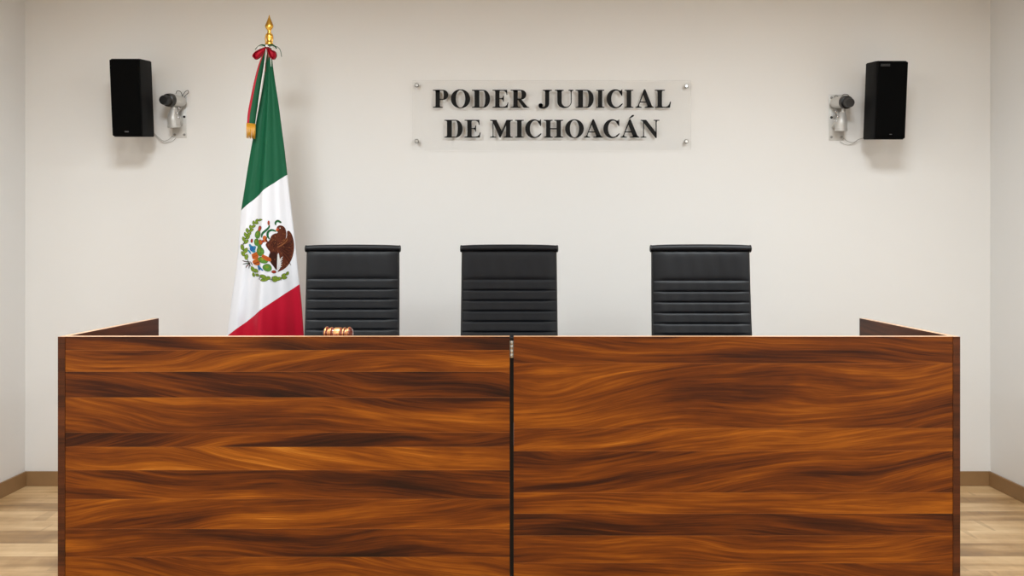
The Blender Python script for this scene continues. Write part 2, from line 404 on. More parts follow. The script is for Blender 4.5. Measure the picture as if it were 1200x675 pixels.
# ------------------------------------------------------------------ chairs
def ribs(s, seams, h):
    """bulge of the padding at height s between seams"""
    for a, b in zip(seams, seams[1:]):
        if a <= s <= b:
            t = (s-a)/(b-a); e = abs(2*t-1)
            return h*(1-e**7)
    return 0.0
def make_chair(loc, rotz, label, s=1.0):
    t = thing('office_chair', label, 'chair', loc, rotz, 'high-backed black chairs behind the bench')
    H0, H1 = .50, 1.205           # backrest along z
    def cy(z):                    # centre line, leaning back
        u = (z-H0)/(H1-H0)
        return .205+.125*u+.02*math.sin(PI*u*1.2)
    # seams (z above the platform)
    top = 1.222
    sm = [1.046-.0515*k for k in range(11)]; sm = [z for z in sm if z > H0+.01][::-1]
    seams = [H0]+sm+[1.19]
    N = 260; NX = 24
    bm = newbm(); fr = []; bk = []
    for i in range(N+1):
        z = H0+(H1-H0)*i/N
        hw = .2345-.006*(z-H0)/(H1-H0)
        rf, rb = [], []
        for j in range(NX+1):
            u = -1+2*j/NX
            edge = (1-abs(u)**10)
            wav = .0008*math.sin(j*1.7+i*.05)
            d = .008+ribs(z, seams, .0075)*edge
            yc = cy(z)-.012*u*u+wav*edge
            rf.append(bm.verts.new((u*hw, yc-d, z))); rb.append(bm.verts.new((u*hw, yc+.012, z)))
        fr.append(rf); bk.append(rb)
    for i in range(N):
        for j in range(NX):
            bm.faces.new((fr[i][j], fr[i][j+1], fr[i+1][j+1], fr[i+1][j])).smooth = True
            bm.faces.new((bk[i][j+1], bk[i][j], bk[i+1][j], bk[i+1][j+1])).smooth = True
        bm.faces.new((fr[i][0], fr[i+1][0], bk[i+1][0], bk[i][0]))
        bm.faces.new((fr[i][NX], bk[i][NX], bk[i+1][NX], fr[i+1][NX]))
    for j in range(NX):
        bm.faces.new((fr[0][j], bk[0][j], bk[0][j+1], fr[0][j+1])); bm.faces.new((fr[N][j], fr[N][j+1], bk[N][j+1], bk[N][j]))
    link('backrest', bm, M['leather'], t, smooth=50)
    # padded roll over the top bar
    bm = newbm(); pts = []
    for j in range(31):
        u = -1+2*j/30
        pts.append((u*.2375, cy(H1)-.006-.012*u*u, 1.2035+.003*(1-u*u)))
    add_tube(bm, pts, .0175, 20, 0, radii=[.0175*(1-.12*abs(-1+2*j/30)**6) for j in range(31)])
    link('head_roll', bm, M['leather'], t, smooth=40)
    for sx in (-1, 1):
        bm = newbm(); pts = [(sx*(.2365-.006*k/12), cy(H0+(H1-H0)*k/12)-.010, H0+(H1-H0)*k/12) for k in range(13)]
        add_tube(bm, pts, .0075, 10)
        add_lathe(bm, [(.006,-.005),(.0165,-.005),(.018,-.003),(.018,.002),(.013,.005)], 18, 0,
                  Matrix.Translation((sx*.2405, cy(H1)-.018, 1.2025)) @ Matrix.Rotation(PI/2*sx, 4, 'Y'))
        link('side_rail', bm, M['blackmetal'], t, smooth=40)
    # seat
    bm = newbm(); NS = 90; fr = []; bk = []
    for i in range(NS+1):
        y = -.25+.46*i/NS
        dz = -.03*max(0, (-.14-y)/.11)**2+.012*(y/.21 if y > 0 else 0)**2
        sea = [-.25+.046*k for k in range(11)]
        rf, rb = [], []
        for j in range(13):
            u = -1+2*j/12
            rf.append(bm.verts.new((u*.235, y, .485+dz+ribs(y, sea, .011)*(1-abs(u)**10)))); rb.append(bm.verts.new((u*.235, y, .46+dz)))
        fr.append(rf); bk.append(rb)
    for i in range(NS):
        for j in range(12):
            bm.faces.new((fr[i][j], fr[i][j+1], fr[i+1][j+1], fr[i+1][j])).smooth = True; bm.faces.new((bk[i][j+1], bk[i][j], bk[i+1][j], bk[i+1][j+1]))
        bm.faces.new((fr[i][0], fr[i+1][0], bk[i+1][0], bk[i][0])); bm.faces.new((fr[i][12], bk[i][12], bk[i+1][12], fr[i+1][12]))
    for j in range(12):
        bm.faces.new((fr[0][j], bk[0][j], bk[0][j+1], fr[0][j+1])); bm.faces.new((fr[NS][j], fr[NS][j+1], bk[NS][j+1], bk[NS][j]))
    link('seat', bm, M['leather'], t, smooth=50)
    # arms: bent flat loops
    for sx in (-1, 1):
        bm = newbm()
        pts = spline([(sx*.248,.17,.48),(sx*.262,.19,.60),(sx*.27,.15,.675),(sx*.27,-.02,.69),(sx*.266,-.13,.66),(sx*.255,-.14,.56),(sx*.245,-.08,.475)], 6)
        add_tube(bm, pts, .012, 10)
        link('armrest', bm, M['blackmetal'], t, smooth=40)
    bm = newbm()
    add_box(bm, -.09, .09, -.10, .12, .43, .459, bevel=.006)
    add_lathe(bm, [(.014,.26),(.014,.43)], 16); add_lathe(bm, [(.024,.10),(.026,.27),(.02,.28)], 16)
    link('column', bm, M['blackmetal'], t, smooth=40)
    bm = newbm()
    for k in range(5):
        a = 2*PI*k/5+.3
        add_tube(bm, [(.02*math.cos(a),.02*math.sin(a),.115),(.16*math.cos(a),.16*math.sin(a),.095),(.29*math.cos(a),.29*math.sin(a),.07)], .02, 10, radii=[.028,.021,.014])
    link('star_base', bm, M['chrome'], t, smooth=40)
    for k in range(5):
        a = 2*PI*k/5+.3; bm = newbm()
        for q in (-.012, .012):
            m = Matrix.Translation((.29*math.cos(a), .29*math.sin(a), .0275)) @ Matrix.Rotation(a, 4, 'Z') @ Matrix.Translation((0,q,0)) @ Matrix.Rotation(PI/2, 4, 'X')
            add_lathe(bm, [(.02,-.008),(.027,-.006),(.027,.006),(.02,.008)], 16, 0, m)
        add_tube(bm, [(.29*math.cos(a), .29*math.sin(a), .03), (.29*math.cos(a), .29*math.sin(a), .07)], .006, 8)
        link('caster', bm, M['blackplastic'], t, smooth=40)
    return t
def chair_at(cxpx, d, rotz, label, dz=0):
    make_chair((X(cxpx, d), d-.33, PZ+dz), rotz, label)
chair_at(416.5, 5.17, math.radians(1.5), 'high-backed black ribbed leather chair behind the gavel, beside the flag')
chair_at(596.7, 5.03, 0, 'high-backed black ribbed leather chair behind the seam and hinge, under the wall sign')
chair_at(818.3, 4.88, math.radians(-1.0), 'high-backed black ribbed leather chair standing alone behind the hingeless bench half')

# ------------------------------------------------------------------ gavel on its sounding block
gx, gy, gz = X(396.5, 4.3), 4.3, 1.03
bm = newbm()
add_lathe(bm, [(.05,0),(.055,.003),(.055,.010),(.048,.014),(.050,.020),(.047,.027),(.04,.028)], 36)
tag(link('sounding_block', bm, M['rosewood'], loc=(gx, gy, gz+.0005), smooth=40), 'round rosewood sounding block under the gavel', 'sound block')
g_ = thing('gavel', 'turned rosewood gavel with brass bands lying on the bench', 'gavel', (gx, gy, gz+.0287+.0285), math.radians(-14))
bm = newbm()
L = .061
prof = [(.012,-L),(.024,-L+.001),(.0285,-L+.006),(.0285,-L+.013),(.023,-L+.017),(.021,-L+.024),(.025,-L+.028),(.0265,-L+.034),(.0225,-L+.038),(.0245,-.012),(.0252,0),
        (.0245,.012),(.0225,L-.038),(.0265,L-.034),(.025,L-.028),(.021,L-.024),(.023,L-.017),(.0285,L-.013),(.0285,L-.006),(.024,L-.001),(.012,L)]
add_lathe(bm, prof, 32, 0, Matrix.Rotation(PI/2, 4, 'Y'))
link('head', bm, M['rosewood'], g_, smooth=60)
for q in (-1, 1):
    for xx, r in ((L-.0095, .0292), (L-.031, .0270), (L-.021, .0228)):
        bm = newbm()
        add_lathe(bm, [(r-.003,-.0028),(r,-.0024),(r+.0006,0),(r,.0024),(r-.003,.0028)], 32, 0, Matrix.Translation((q*xx,0,0)) @ Matrix.Rotation(PI/2, 4, 'Y'))
        link('brass_band', bm, M['brass'], g_, smooth=50)
bm = newbm(); add_lathe(bm, [(.0262,-.014),(.0268,-.012),(.0268,.012),(.0262,.014)], 32, 0, Matrix.Rotation(PI/2, 4, 'Y'))
link('centre_band', bm, M['brass'], g_, smooth=50)
bm = newbm()
hp = [(.009,.02),(.0085,.05),(.0065,.07),(.0075,.11),(.0095,.15),(.0105,.18),(.008,.205),(.010,.215),(.011,.222),(.006,.23)]
add_lathe(bm, hp, 20, 0, Matrix.Rotation(math.radians(90+11.5), 4, 'X'))
link('handle', bm, M['rosewood'], g_, smooth=50)

# ------------------------------------------------------------------ flag on its pole
FD = 5.6
PX0 = X(315.5, FD)
def fx(px): return X(px, FD)-PX0
def fz(py): return Z(py, FD)-PZ
FLAG_GW = (fx(282.6), fz(247.4), fx(336.5), fz(205))
FLAG_WR = (fx(266.3), fz(394.5), fx(350), fz(334))
M['flag'] = flag_mat()
fp = thing('flag_pole', 'pole with gold spear carrying the green, white and red flag', 'flag', (PX0, FD, PZ))
bm = newbm(); add_lathe(bm, [(.17,0),(.175,.01),(.165,.028),(.07,.05),(.035,.07),(.03,.13),(.02,.135)], 40)
link('base', bm, M['gold'], fp, smooth=40)
bm = newbm(); add_lathe(bm, [(.013,.08),(.013,fz(52))], 16); link('pole', bm, M['pole'], fp, smooth=40)
bm = newbm()
def hz(py): return fz(py)
add_lathe(bm, [(.015,hz(53)),(.017,hz(51)),(.017,hz(49)),(.012,hz(48)),(.015,hz(45)),(.018,hz(42)),(.015,hz(40)),(.009,hz(38.6)),(.012,hz(37.6)),(.008,hz(36.8)),
               (.013,hz(35)),(.0215,hz(32.3)),(.0235,hz(30.8)),(.0215,hz(29)),(.013,hz(25)),(.005,hz(20.5)),(.0012,hz(17.5))], 20, 0, flat=.45)
for q in (-1, 1):      # leaf scrolls beside the collar
    add_tube(bm, spline([(q*.008,0,hz(39)),(q*.017,0,hz(41)),(q*.020,-.003,hz(45)),(q*.017,-.004,hz(50)),(q*.021,0,hz(52))], 4), .0035, 8)
link('finial', bm, M['gold'], fp, smooth=50)

# cloth: gathered tube of satin, its outline taken at nineteen heights
EL = [(56,313.5),(70,312),(90,309.6),(112.6,306),(130,302.6),(146.8,299.6),(171.6,294.8),(200,290),(220,287),(247.4,282.6),(272,280.6),(298,279),(325,275.6),(348,272),(370,269.2),(394,266.3),(430,262),(480,257),(530,254)]
ER = [(56,317.0),(70,319),(90,321.5),(112.6,325),(130,327.6),(146.8,329.6),(171.6,333),(200,336.2),(220,338.4),(247.4,341.6),(272,344.6),(298,347.2),(325,350),(348,352.6),(370,354.4),(394,356),(430,358),(480,360),(530,361)]
def interp(tab, v):
    for (a, x), (b, y) in zip(tab, tab[1:]):
        if a <= v <= b: return x+(y-x)*(v-a)/(b-a)
    return tab[0][1] if v < tab[0][0] else tab[-1][1]
def smooth_tab(tab, v):
    return (interp(tab, v-9)+interp(tab, v-4)+2*interp(tab, v)+interp(tab, v+4)+interp(tab, v+9))/6 if v > 68 else interp(tab, v)
def flag_section(py):
    l, r = fx(smooth_tab(EL, py)), fx(smooth_tab(ER, py))
    return (l+r)/2, (r-l)/2
def flag_y(py, th):
    xc, hw = flag_section(py)
    dep = .40*hw+.006
    c = math.cos(th); s = math.sin(th)
    # folds run down from the knot; each keeps its own place across the cloth
    w = .62*math.sin(4.6*c+.9)+.22*math.sin(9.5*c+.5+.004*py)+.06*math.sin(19*c+2.2)
    w2 = .55*math.sin(4.5*c+2.0)+.3*math.sin(9*c)
    a = .25*hw*min(1, (py-50)/60)*abs(s)**.8
    if s >= 0: return -(dep*s)-a*w
    return -(dep*s)+a*w2
bm = newbm(); NT = 150; PYS = [56+(530-56)*i/150 for i in range(151)]
rings = []
for py in PYS:
    xc, hw = flag_section(py)
    rg = []
    for k in range(NT):
        th = 2*PI*k/NT
        dz = 0
        if py > 480: dz = .02*math.sin(5*th)*(py-480)/50
        rg.append(bm.verts.new((xc+hw*math.cos(th), flag_y(py, th), fz(py)+dz)))
    rings.append(rg)
for a, b in zip(rings, rings[1:]):
    for k in range(NT):
        bm.faces.new((a[k], a[(k+1)%NT], b[(k+1)%NT], b[k])).smooth = True
flag = link('flag', bm, M['flag'], fp)
flag['label'] = 'green, white and red satin flag hanging in folds'
# emblem printed on the white band; drawn in its own small frame of 568 x 675 units
EM_C = {}
def emc(n, rgb, r=.6, var=.25, vs=220):
    EM_C[n] = len(EM_C); M['em_'+n] = mat('print_'+n, tuple(v*.82 for v in rgb), r, var=var, vscale=vs, spec=.15)
emc('brown', (104,46,24)); emc('umber', (64,26,14)); emc('tan', (168,104,60)); emc('leaf', (150,172,52)); emc('leafdark', (48,92,34))
emc('cactus', (104,160,60)); emc('snake', (38,120,70)); emc('orange', (222,110,38)); emc('red', (196,66,44)); emc('blue', (44,120,190)); emc('sky', (60,160,200))
emc('white', (255,253,250), var=.02); emc('green', (20,120,70))
ebm = newbm()
def e_map(u, v, layer):
    px = 275+u/7.1; py = 245+v/7.1
    xc, hw = flag_section(py); x = fx(px)
    c = max(-.995, min(.995, (x-xc)/hw)); th = math.acos(c)
    y = flag_y(py, th)
    x, py2 = X(px, FD+y)-PX0, CY-(Z(py, FD+y)-HC)*F/FD      # as seen at the depth of the cloth
    xc, hw = flag_section(py2); th = math.acos(max(-.995, min(.995, (x-xc)/hw)))
    return (x, flag_y(py2, th)-.0016-.0005*layer, fz(py2))
def e_poly(pts, colr, layer=0, step=14):
    if len(pts) < 3: return
    tb = bmesh.new()
    vs = [tb.verts.new((p[0], p[1], 0)) for p in pts]
    es = [tb.edges.new((vs[i], vs[(i+1)%len(vs)])) for i in range(len(vs))]
    bmesh.ops.triangle_fill(tb, edges=es, use_beauty=True)
    for _ in range(4):
        le = [e for e in tb.edges if e.calc_length() > step]
        if not le: break
        bmesh.ops.subdivide_edges(tb, edges=le, cuts=1)
        bmesh.ops.triangulate(tb, faces=tb.faces[:])
    mp = {v: ebm.verts.new(e_map(v.co.x, v.co.y, layer)) for v in tb.verts}
    for f in tb.faces:
        try:
            nf = ebm.faces.new([mp[v] for v in f.verts]); nf.material_index = EM_C[colr]; nf.smooth = True
        except ValueError: pass
    tb.free()
def e_ell(cx, cy, rx, ry, ang, colr, layer=0, n=14):
    a = math.radians(ang); ca, sa = math.cos(a), math.sin(a)
    e_poly([(cx+rx*math.cos(t)*ca-ry*math.sin(t)*sa, cy+rx*math.cos(t)*sa+ry*math.sin(t)*ca) for t in [2*PI*k/n for k in range(n)]], colr, layer)
def e_stroke(pts, w, colr, layer=0, taper=True):
    P = spline([(p[0], p[1], 0) for p in pts], 5); L_, R_ = [], []
    for i, p in enumerate(P):
        t = (P[min(i+1,len(P)-1)]-P[max(i-1,0)]).normalized(); n = Vector((-t.y, t.x, 0))
        k = i/(len(P)-1); ww = w*(.5 if not taper else .5*(1-.7*abs(2*k-1)**3))
        L_.append(p+n*ww); R_.append(p-n*ww)
    e_poly([(p.x,p.y) for p in L_]+[(p.x,p.y) for p in reversed(R_)], colr, layer)
def e_leaf(cx, cy, ln, wd, ang, colr='leaf', layer=1):
    a = math.radians(ang)
    def lf(l, w): return [(cx+l*math.cos(t)*math.cos(a)-w*math.sin(t)*abs(math.sin(t))**.35*math.sin(a), cy+l*math.cos(t)*math.sin(a)+w*math.sin(t)*abs(math.sin(t))**.35*math.cos(a)) for t in [2*PI*k/14 for k in range(14)]]
    e_poly(lf(ln+3, wd+3), 'leafdark', layer-1); e_poly(lf(ln, wd), colr, layer)
eagle = [(345,168),(352,146),(375,135),(402,142),(420,165),(428,205),(424,245),(433,222),(434,188),(450,180),(470,200),(484,235),(493,280),(494,330),(485,385),(465,435),(435,475),(400,505),(352,523),
         (376,492),(384,455),(374,420),(362,365),(352,400),(347,506),(318,475),(292,440),(279,395),(290,358),(274,335),(260,305),(262,285),(288,255),(300,225),(325,205),(355,197)]
e_poly([(p.x,p.y) for p in spline([(a,b,0) for a,b in eagle], 3, True)], 'brown', 0)
e_poly([(p.x,p.y) for p in spline([(300,360,0),(345,372,0),(346,500,0),(318,472,0),(292,435,0),(283,395,0)], 3, True)], 'umber', 1)
for k in range(7):      # wing feathers
    e_stroke([(372+k*5,330-k*4),(420+k*9,400-k*22),(470-k*1.5+k*2,470-k*42)], 7, 'umber', 1)
for k in range(6): e_stroke([(400+k*5,300+k*14),(440+k*4,290+k*20),(478-k*4,280+k*26)], 4, 'umber', 2)
for k in range(5): e_stroke([(300+k*14,250+k*4),(318+k*13,290+k*2),(335+k*12,325)], 5, 'umber', 1)
e_stroke([(350,318),(390,300),(430,262),(436,235)], 9, 'tan', 2); e_stroke([(365,290),(400,275),(425,240)], 6, 'tan', 2)
def inside(x, y, P):
    c = False; n = len(P)
    for i in range(n):
        (x1, y1), (x2, y2) = P[i], P[i-1]
        if (y1 > y) != (y2 > y) and x < (x2-x1)*(y-y1)/(y2-y1)+x1: c = not c
    return c
rs = random.Random(3)
for k in range(150):
    u, v = 262+rs.random()*230, 150+rs.random()*350
    if all(inside(u+a, v+b, eagle) for a, b in ((8,0),(-8,0),(0,8),(0,-8))):
        a = math.atan2(v-250, u-350)
        e_stroke([(u-6*math.cos(a), v-6*math.sin(a)), (u, v), (u+6*math.cos(a), v+6*math.sin(a))], 4.5, 'tan' if k % 3 == 0 else 'umber', 2)
for k in range(5): e_stroke([(352+k*3,470+k*8-24*k+38),(366+k*4,452+k*4-22*k+36),(392+k*2,440-22*k+36+k*2)], 7, 'white', 3)
e_poly([(352,378),(366,370),(374,420),(352,470),(350,512),(347,505)], 'white', 2)
e_ell(358,168,12,9,30,'red',2); e_poly([(338,168),(352,160),(356,184),(344,186)], 'orange', 3); e_ell(378,158,5,4,0,'white',3)
# snake
e_stroke([(232,238),(238,205),(262,175),(282,150),(284,128)], 16, 'leafdark', 1); e_stroke([(234,236),(240,205),(262,176),(281,150),(283,130)], 10, 'snake', 2)
e_stroke([(288,250),(272,225),(276,190),(305,173),(342,185)], 17, 'leafdark', 1); e_stroke([(286,248),(274,224),(279,192),(306,177),(340,187)], 11, 'snake', 2)
e_stroke([(338,135),(336,112),(356,98),(378,108),(386,116)], 18, 'leafdark', 1); e_stroke([(340,132),(340,114),(356,102),(378,111)], 11, 'snake', 2)
e_ell(280,115,9,20,0,'red',3); e_ell(280,117,4,10,0,'tan',4)
e_stroke([(255,222),(252,245),(268,275)], 22, 'orange', 2); e_stroke([(268,230),(262,262),(285,282)], 8, 'umber', 3)
# cactus
for (a,b,c,d,e) in ((197,212,24,32,15),(186,276,20,28,-8),(218,352,29,38,-12),(240,424,34,22,35),(272,488,32,28,40),(205,425,24,16,20),(210,305,16,24,-20)):
    e_ell(a,b,c+3,d+3,e,'leafdark',0); e_ell(a,b,c,d,e,'cactus',1); e_ell(a-5,b-6,c*.4,d*.4,e,'leaf',2)
for (a,b,c,d,e,cl) in ((216,160,13,18,15,'red'),(210,176,12,9,0,'orange'),(222,276,15,20,-20,'orange'),(322,522,18,10,5,'red'),(242,268,8,8,0,'red'),(142,264,8,15,5,'red')):
    e_ell(a,b,c+3,d+3,e,'umber',0); e_ell(a,b,c,d,e,cl,2)
e_poly([(240,376),(300,412),(296,438),(262,430),(232,402)], 'orange', 2); e_poly([(140,378),(185,355),(206,392),(192,420),(150,415)], 'orange', 2); e_ell(186,444,36,24,15,'orange',3)
e_stroke([(236,390),(290,428)], 5, 'red', 3, False); e_stroke([(150,400),(190,385)], 5, 'red', 3, False); e_stroke([(160,455),(210,440)], 5, 'umber', 4, False)
# blue water and shell
e_stroke([(120,292),(140,318),(165,335)], 22, 'sky', 1); e_ell(150,330,26,24,0,'blue',2); e_stroke([(112,340),(135,372)], 14, 'sky', 2); e_ell(170,318,10,12,0,'sky',3); e_ell(160,352,16,10,0,'sky',3)
e_poly([(195,470),(215,462),(222,505),(206,508)], 'blue', 2); e_stroke([(215,480),(242,512)], 12, 'blue', 2); e_stroke([(205,470),(225,485)], 8, 'sky', 3)
# wreath
wl = [(216,92,20,7,-10),(186,98,16,9,-60),(183,116,18,8,10),(158,112,15,9,-80),(156,144,20,9,-20),(132,150,17,10,-100),(140,176,20,9,-35),(106,178,18,10,-100),(120,208,20,9,-40),(92,214,20,10,-110),(110,236,18,9,-45),
      (78,250,20,11,-110),(98,272,20,10,-50),(66,318,24,13,-105),(92,346,24,13,-65),(72,372,22,12,-120),(98,398,22,12,-80),(152,500,24,14,60),(182,512,22,13,30),(160,545,18,10,70),(194,548,18,10,10),
      (240,560,22,13,30),(250,588,24,12,-10),(276,574,18,13,10),(330,572,22,13,-10),(330,594,20,11,0),(364,580,22,13,-20),(405,552,20,12,-40),(412,572,20,11,-15),(436,536,16,10,-60)]
e_stroke([(215,98),(150,140),(110,200),(85,265),(72,330),(100,410),(150,500),(210,560),(290,585),(370,582),(440,540)], 5, 'leafdark', 0)
for l in wl: e_leaf(*l)
for k, l in enumerate(wl):
    e_ell(l[0]-3, l[1]-2, l[2]*.35, l[3]*.35, l[4], 'cactus', 2, 8)
for p in ([(66,428),(92,436),(130,440)],[(70,458),(100,452),(130,446)],[(92,490),(104,468),(126,450)],[(118,496),(122,470),(128,450)],[(132,436),(150,470)]): e_stroke(p, 7, 'umber', 2)
e_stroke([(74,456),(100,452),(120,448)], 3, 'green', 3); e_stroke([(96,484),(108,466)], 3, 'red', 3)
for p in ([(60,300),(84,290)],[(78,295),(70,280)],[(205,585),(228,565)],[(298,606),(310,560)],[(385,596),(392,545)],[(212,575),(232,600)]): e_stroke(p, 4, 'umber', 1)
em = link('emblem', ebm, [M['em_'+k] for k in EM_C], flag)
em['label'] = 'printed coat of arms with brown eagle, cactus and leaf wreath'

# tricolour ribbon bow at the knot
def ribbon(name, cl, widths, mats, bands, parent, thick=.0012, label=None):
    """cl: centre line (x,y,z) ; widths: (wx,wy,wz) vector per point ; bands: fractions between the colours"""
    bm = newbm(); P = [Vector(p) for p in cl]; W = [Vector(w) for w in widths]
    fr = [0]+bands+[1]; cols = []
    for p, w in zip(P, W): cols.append([p+w*(f-.5) for f in fr])
    nrm = []
    for i in range(len(P)):
        t = P[min(i+1,len(P)-1)]-P[max(i-1,0)]; nrm.append(t.cross(W[i]).normalized()*thick/2)
    A = [[bm.verts.new(q+n) for q in c] for c, n in zip(cols, nrm)]; B = [[bm.verts.new(q-n) for q in c] for c, n in zip(cols, nrm)]
    for i in range(len(P)-1):
        for j in range(len(fr)-1):
            for G, o_ in ((A, 0), (B, 1)):
                q = (G[i][j], G[i][j+1], G[i+1][j+1], G[i+1][j])
                f = bm.faces.new(q if o_ == 0 else q[::-1]); f.material_index = j; f.smooth = True
        for j in (0, len(fr)-1):
            f = bm.faces.new((A[i][j], A[i+1][j], B[i+1][j], B[i][j])); f.material_index = min(j, len(fr)-2)
    for i in (0, len(P)-1):
        for j in range(len(fr)-1):
            f = bm.faces.new((A[i][j], A[i][j+1], B[i][j+1], B[i][j])); f.material_index = j
    o = link(name, bm, mats, parent)
    if label: o['label'] = label
    return o
knot = bpy.data.objects.new('ribbon_bow', None); COL.objects.link(knot); knot.parent = fp
TR = [M['ribred'], M['ribgreen'], M['ribwhite']]
KY = -.03
def p3(px, py, y): return (X(px, FD+y)-PX0, y, Z(py, FD+y)-PZ)
bm = newbm()
bmesh.ops.create_uvsphere(bm, u_segments=16, v_segments=10, radius=1.0, matrix=Matrix.Translation(p3(313, 54.5, KY)) @ Matrix.Diagonal((.012,.012,.011,1)))
link('knot', bm, M['ribwhite'], knot, smooth=60)
# two red loops drooping from the knot
for (pts, col_) in (([(312,55),(306,57.5),(299.5,61.5),(297,66),(300,69),(304.5,67),(309.5,60),(312,56)], 0), ([(313,55),(317,58),(322,60.5),(323.4,65.5),(320.5,69.5),(317,66.5),(314.6,60),(313,56)], 0)):
    cl = spline([p3(a, b, KY-.004-.018*math.sin(PI*i/7)) for i, (a, b) in enumerate(pts)], 5)
    n = len(cl); w = [(.0, .030+.018*math.sin(PI*i/(n-1)), .006) for i in range(n)]
    ribbon('loop', cl, w, [M['ribred'], M['ribred'], M['ribgreen']], [.5, .85], knot, label='red ribbon loop')
# filled front lobe of the loops
for pts in ([(312.5,54.6),(306,57.2),(299.6,61),(297,65),(298,69),(301.5,69.8),(305,67),(309,61.5)], [(313.5,54.8),(317.6,57.6),(321.8,60.4),(323.6,64.2),(322.6,68.6),(319.4,69.8),(317,66.6),(315.2,61)]):
    bm = newbm(); P = spline([p3(a, b, KY-.012) for a, b in pts], 4, True); c = sum(P, Vector())/len(P)
    va = [bm.verts.new((p.x, KY-.010, p.z)) for p in P]; vb = [bm.verts.new((c.x+(p.x-c.x)*.6, KY-.024, c.z+(p.z-c.z)*.6)) for p in P]; vc = bm.verts.new((c.x, KY-.028, c.z)); n = len(P)
    for i in range(n):
        bm.faces.new((va[i], va[(i+1)%n], vb[(i+1)%n], vb[i])).smooth = True; bm.faces.new((vb[i], vb[(i+1)%n], vc)).smooth = True
    bm.faces.new(va)
    link('loop_front', bm, M['ribred'], knot)
# green loops above, one thin dark loop end to the right
for pts, m_, w0 in (([(312,54),(307,52.6),(302.5,54),(299,58)], 'ribgreen', .011), ([(314,53),(318,52.4),(322.5,54.5),(324,57)], 'ribgreen', .012), ([(320,54),(325,55),(328.5,59),(330,66.5)], 'ribgreen', .003),
                ([(307.5,55.3),(303.5,55.6),(300.5,58),(299,60)], 'ribwhite', .010), ([(316,54.8),(319,55.4),(321.5,57)], 'ribwhite', .012)):
    cl = spline([p3(a, b, KY-.002-.01*math.sin(PI*i/(len(pts)-1))-(.004 if m_ == 'ribgreen' else 0)) for i, (a, b) in enumerate(pts)], 6); n = len(cl)
    w = [(w0*.35, .006, w0*(1-.75*i/(n-1))) for i in range(n)]
    ribbon('tail_curl', cl, w, [M[m_]], [], knot)
# long tail to the left with gold fringe
Ls = [(310.6,57),(303.2,75),(297.8,95),(293.6,115),(290.4,132),(289.3,145.5)]
Rs = [(312.6,57),(309.5,75),(306.8,95),(303.8,115),(300.8,132),(298.9,146.5)]
cl = []; ws = []
for i, ((a, b), (c, d)) in enumerate(zip(Ls, Rs)):
    A, B = Vector(p3(a, b, -.05-.004*i)), Vector(p3(c, d, -.035-.004*i)); cl.append((A+B)/2); ws.append(B-A)
cl = spline(cl, 5); ws = spline(ws, 5)
ribbon('long_tail', cl, ws, [M['ribred'], M['ribgreen'], M['ribgreen']], [.26, .6], knot, label='red-edged green ribbon tail')
# white tail beside it
Ls = [(311.4,57),(309.6,75),(306.4,95),(303.4,115),(302,128)]; Rs = [(312.0,57),(310.9,75),(308.0,95),(304.9,115),(303.0,128)]
cl = []; ws = []
for i, ((a, b), (c, d)) in enumerate(zip(Ls, Rs)):
    A, B = Vector(p3(a, b, -.052-.004*i)), Vector(p3(c, d, -.045-.004*i)); cl.append((A+B)/2); ws.append(B-A)
ribbon('white_tail', spline(cl, 5), spline(ws, 5), [M['ribwhite']], [], knot, label='white ribbon tail')
cl = [p3(317.6, 66, KY-.012), p3(317.9, 72, KY-.014), p3(318, 78, KY-.012)]
ribbon('short_tail', cl, [(.008,0,0),(.008,0,0),(.006,0,0)], [M['ribwhite'], M['ribgreen']], [.5], knot)
cl = [p3(311.2, 66, KY-.012), p3(310.8, 76, KY-.014), p3(310.8, 84, KY-.012)]
ribbon('short_tail', cl, [(.004,0,0),(.005,0,0),(.003,0,0)], [M['ribred']], [], knot)
# gold fringe: many threads
bm = newbm(); c0, c1 = Vector(p3(289.0, 144.6, -.071)), Vector(p3(299.2, 145.6, -.056))
add_tube(bm, [c0, c1], .003, 8)
for k in range(26):
    u = k/25; a = c0.lerp(c1, u); ln = .079+.004*math.sin(k*2.1)
    pts = [a, a+Vector((-.001+.0015*math.sin(k*1.3), .001*math.sin(k), -ln*.5)), a+Vector((-.001+.002*math.sin(k*.9), .002*math.sin(k*1.7), -ln))]
    add_tube(bm, pts, .0013, 5)
fr_ = link('fringe', bm, M['goldfringe'], knot); fr_['label'] = 'gold fringe'

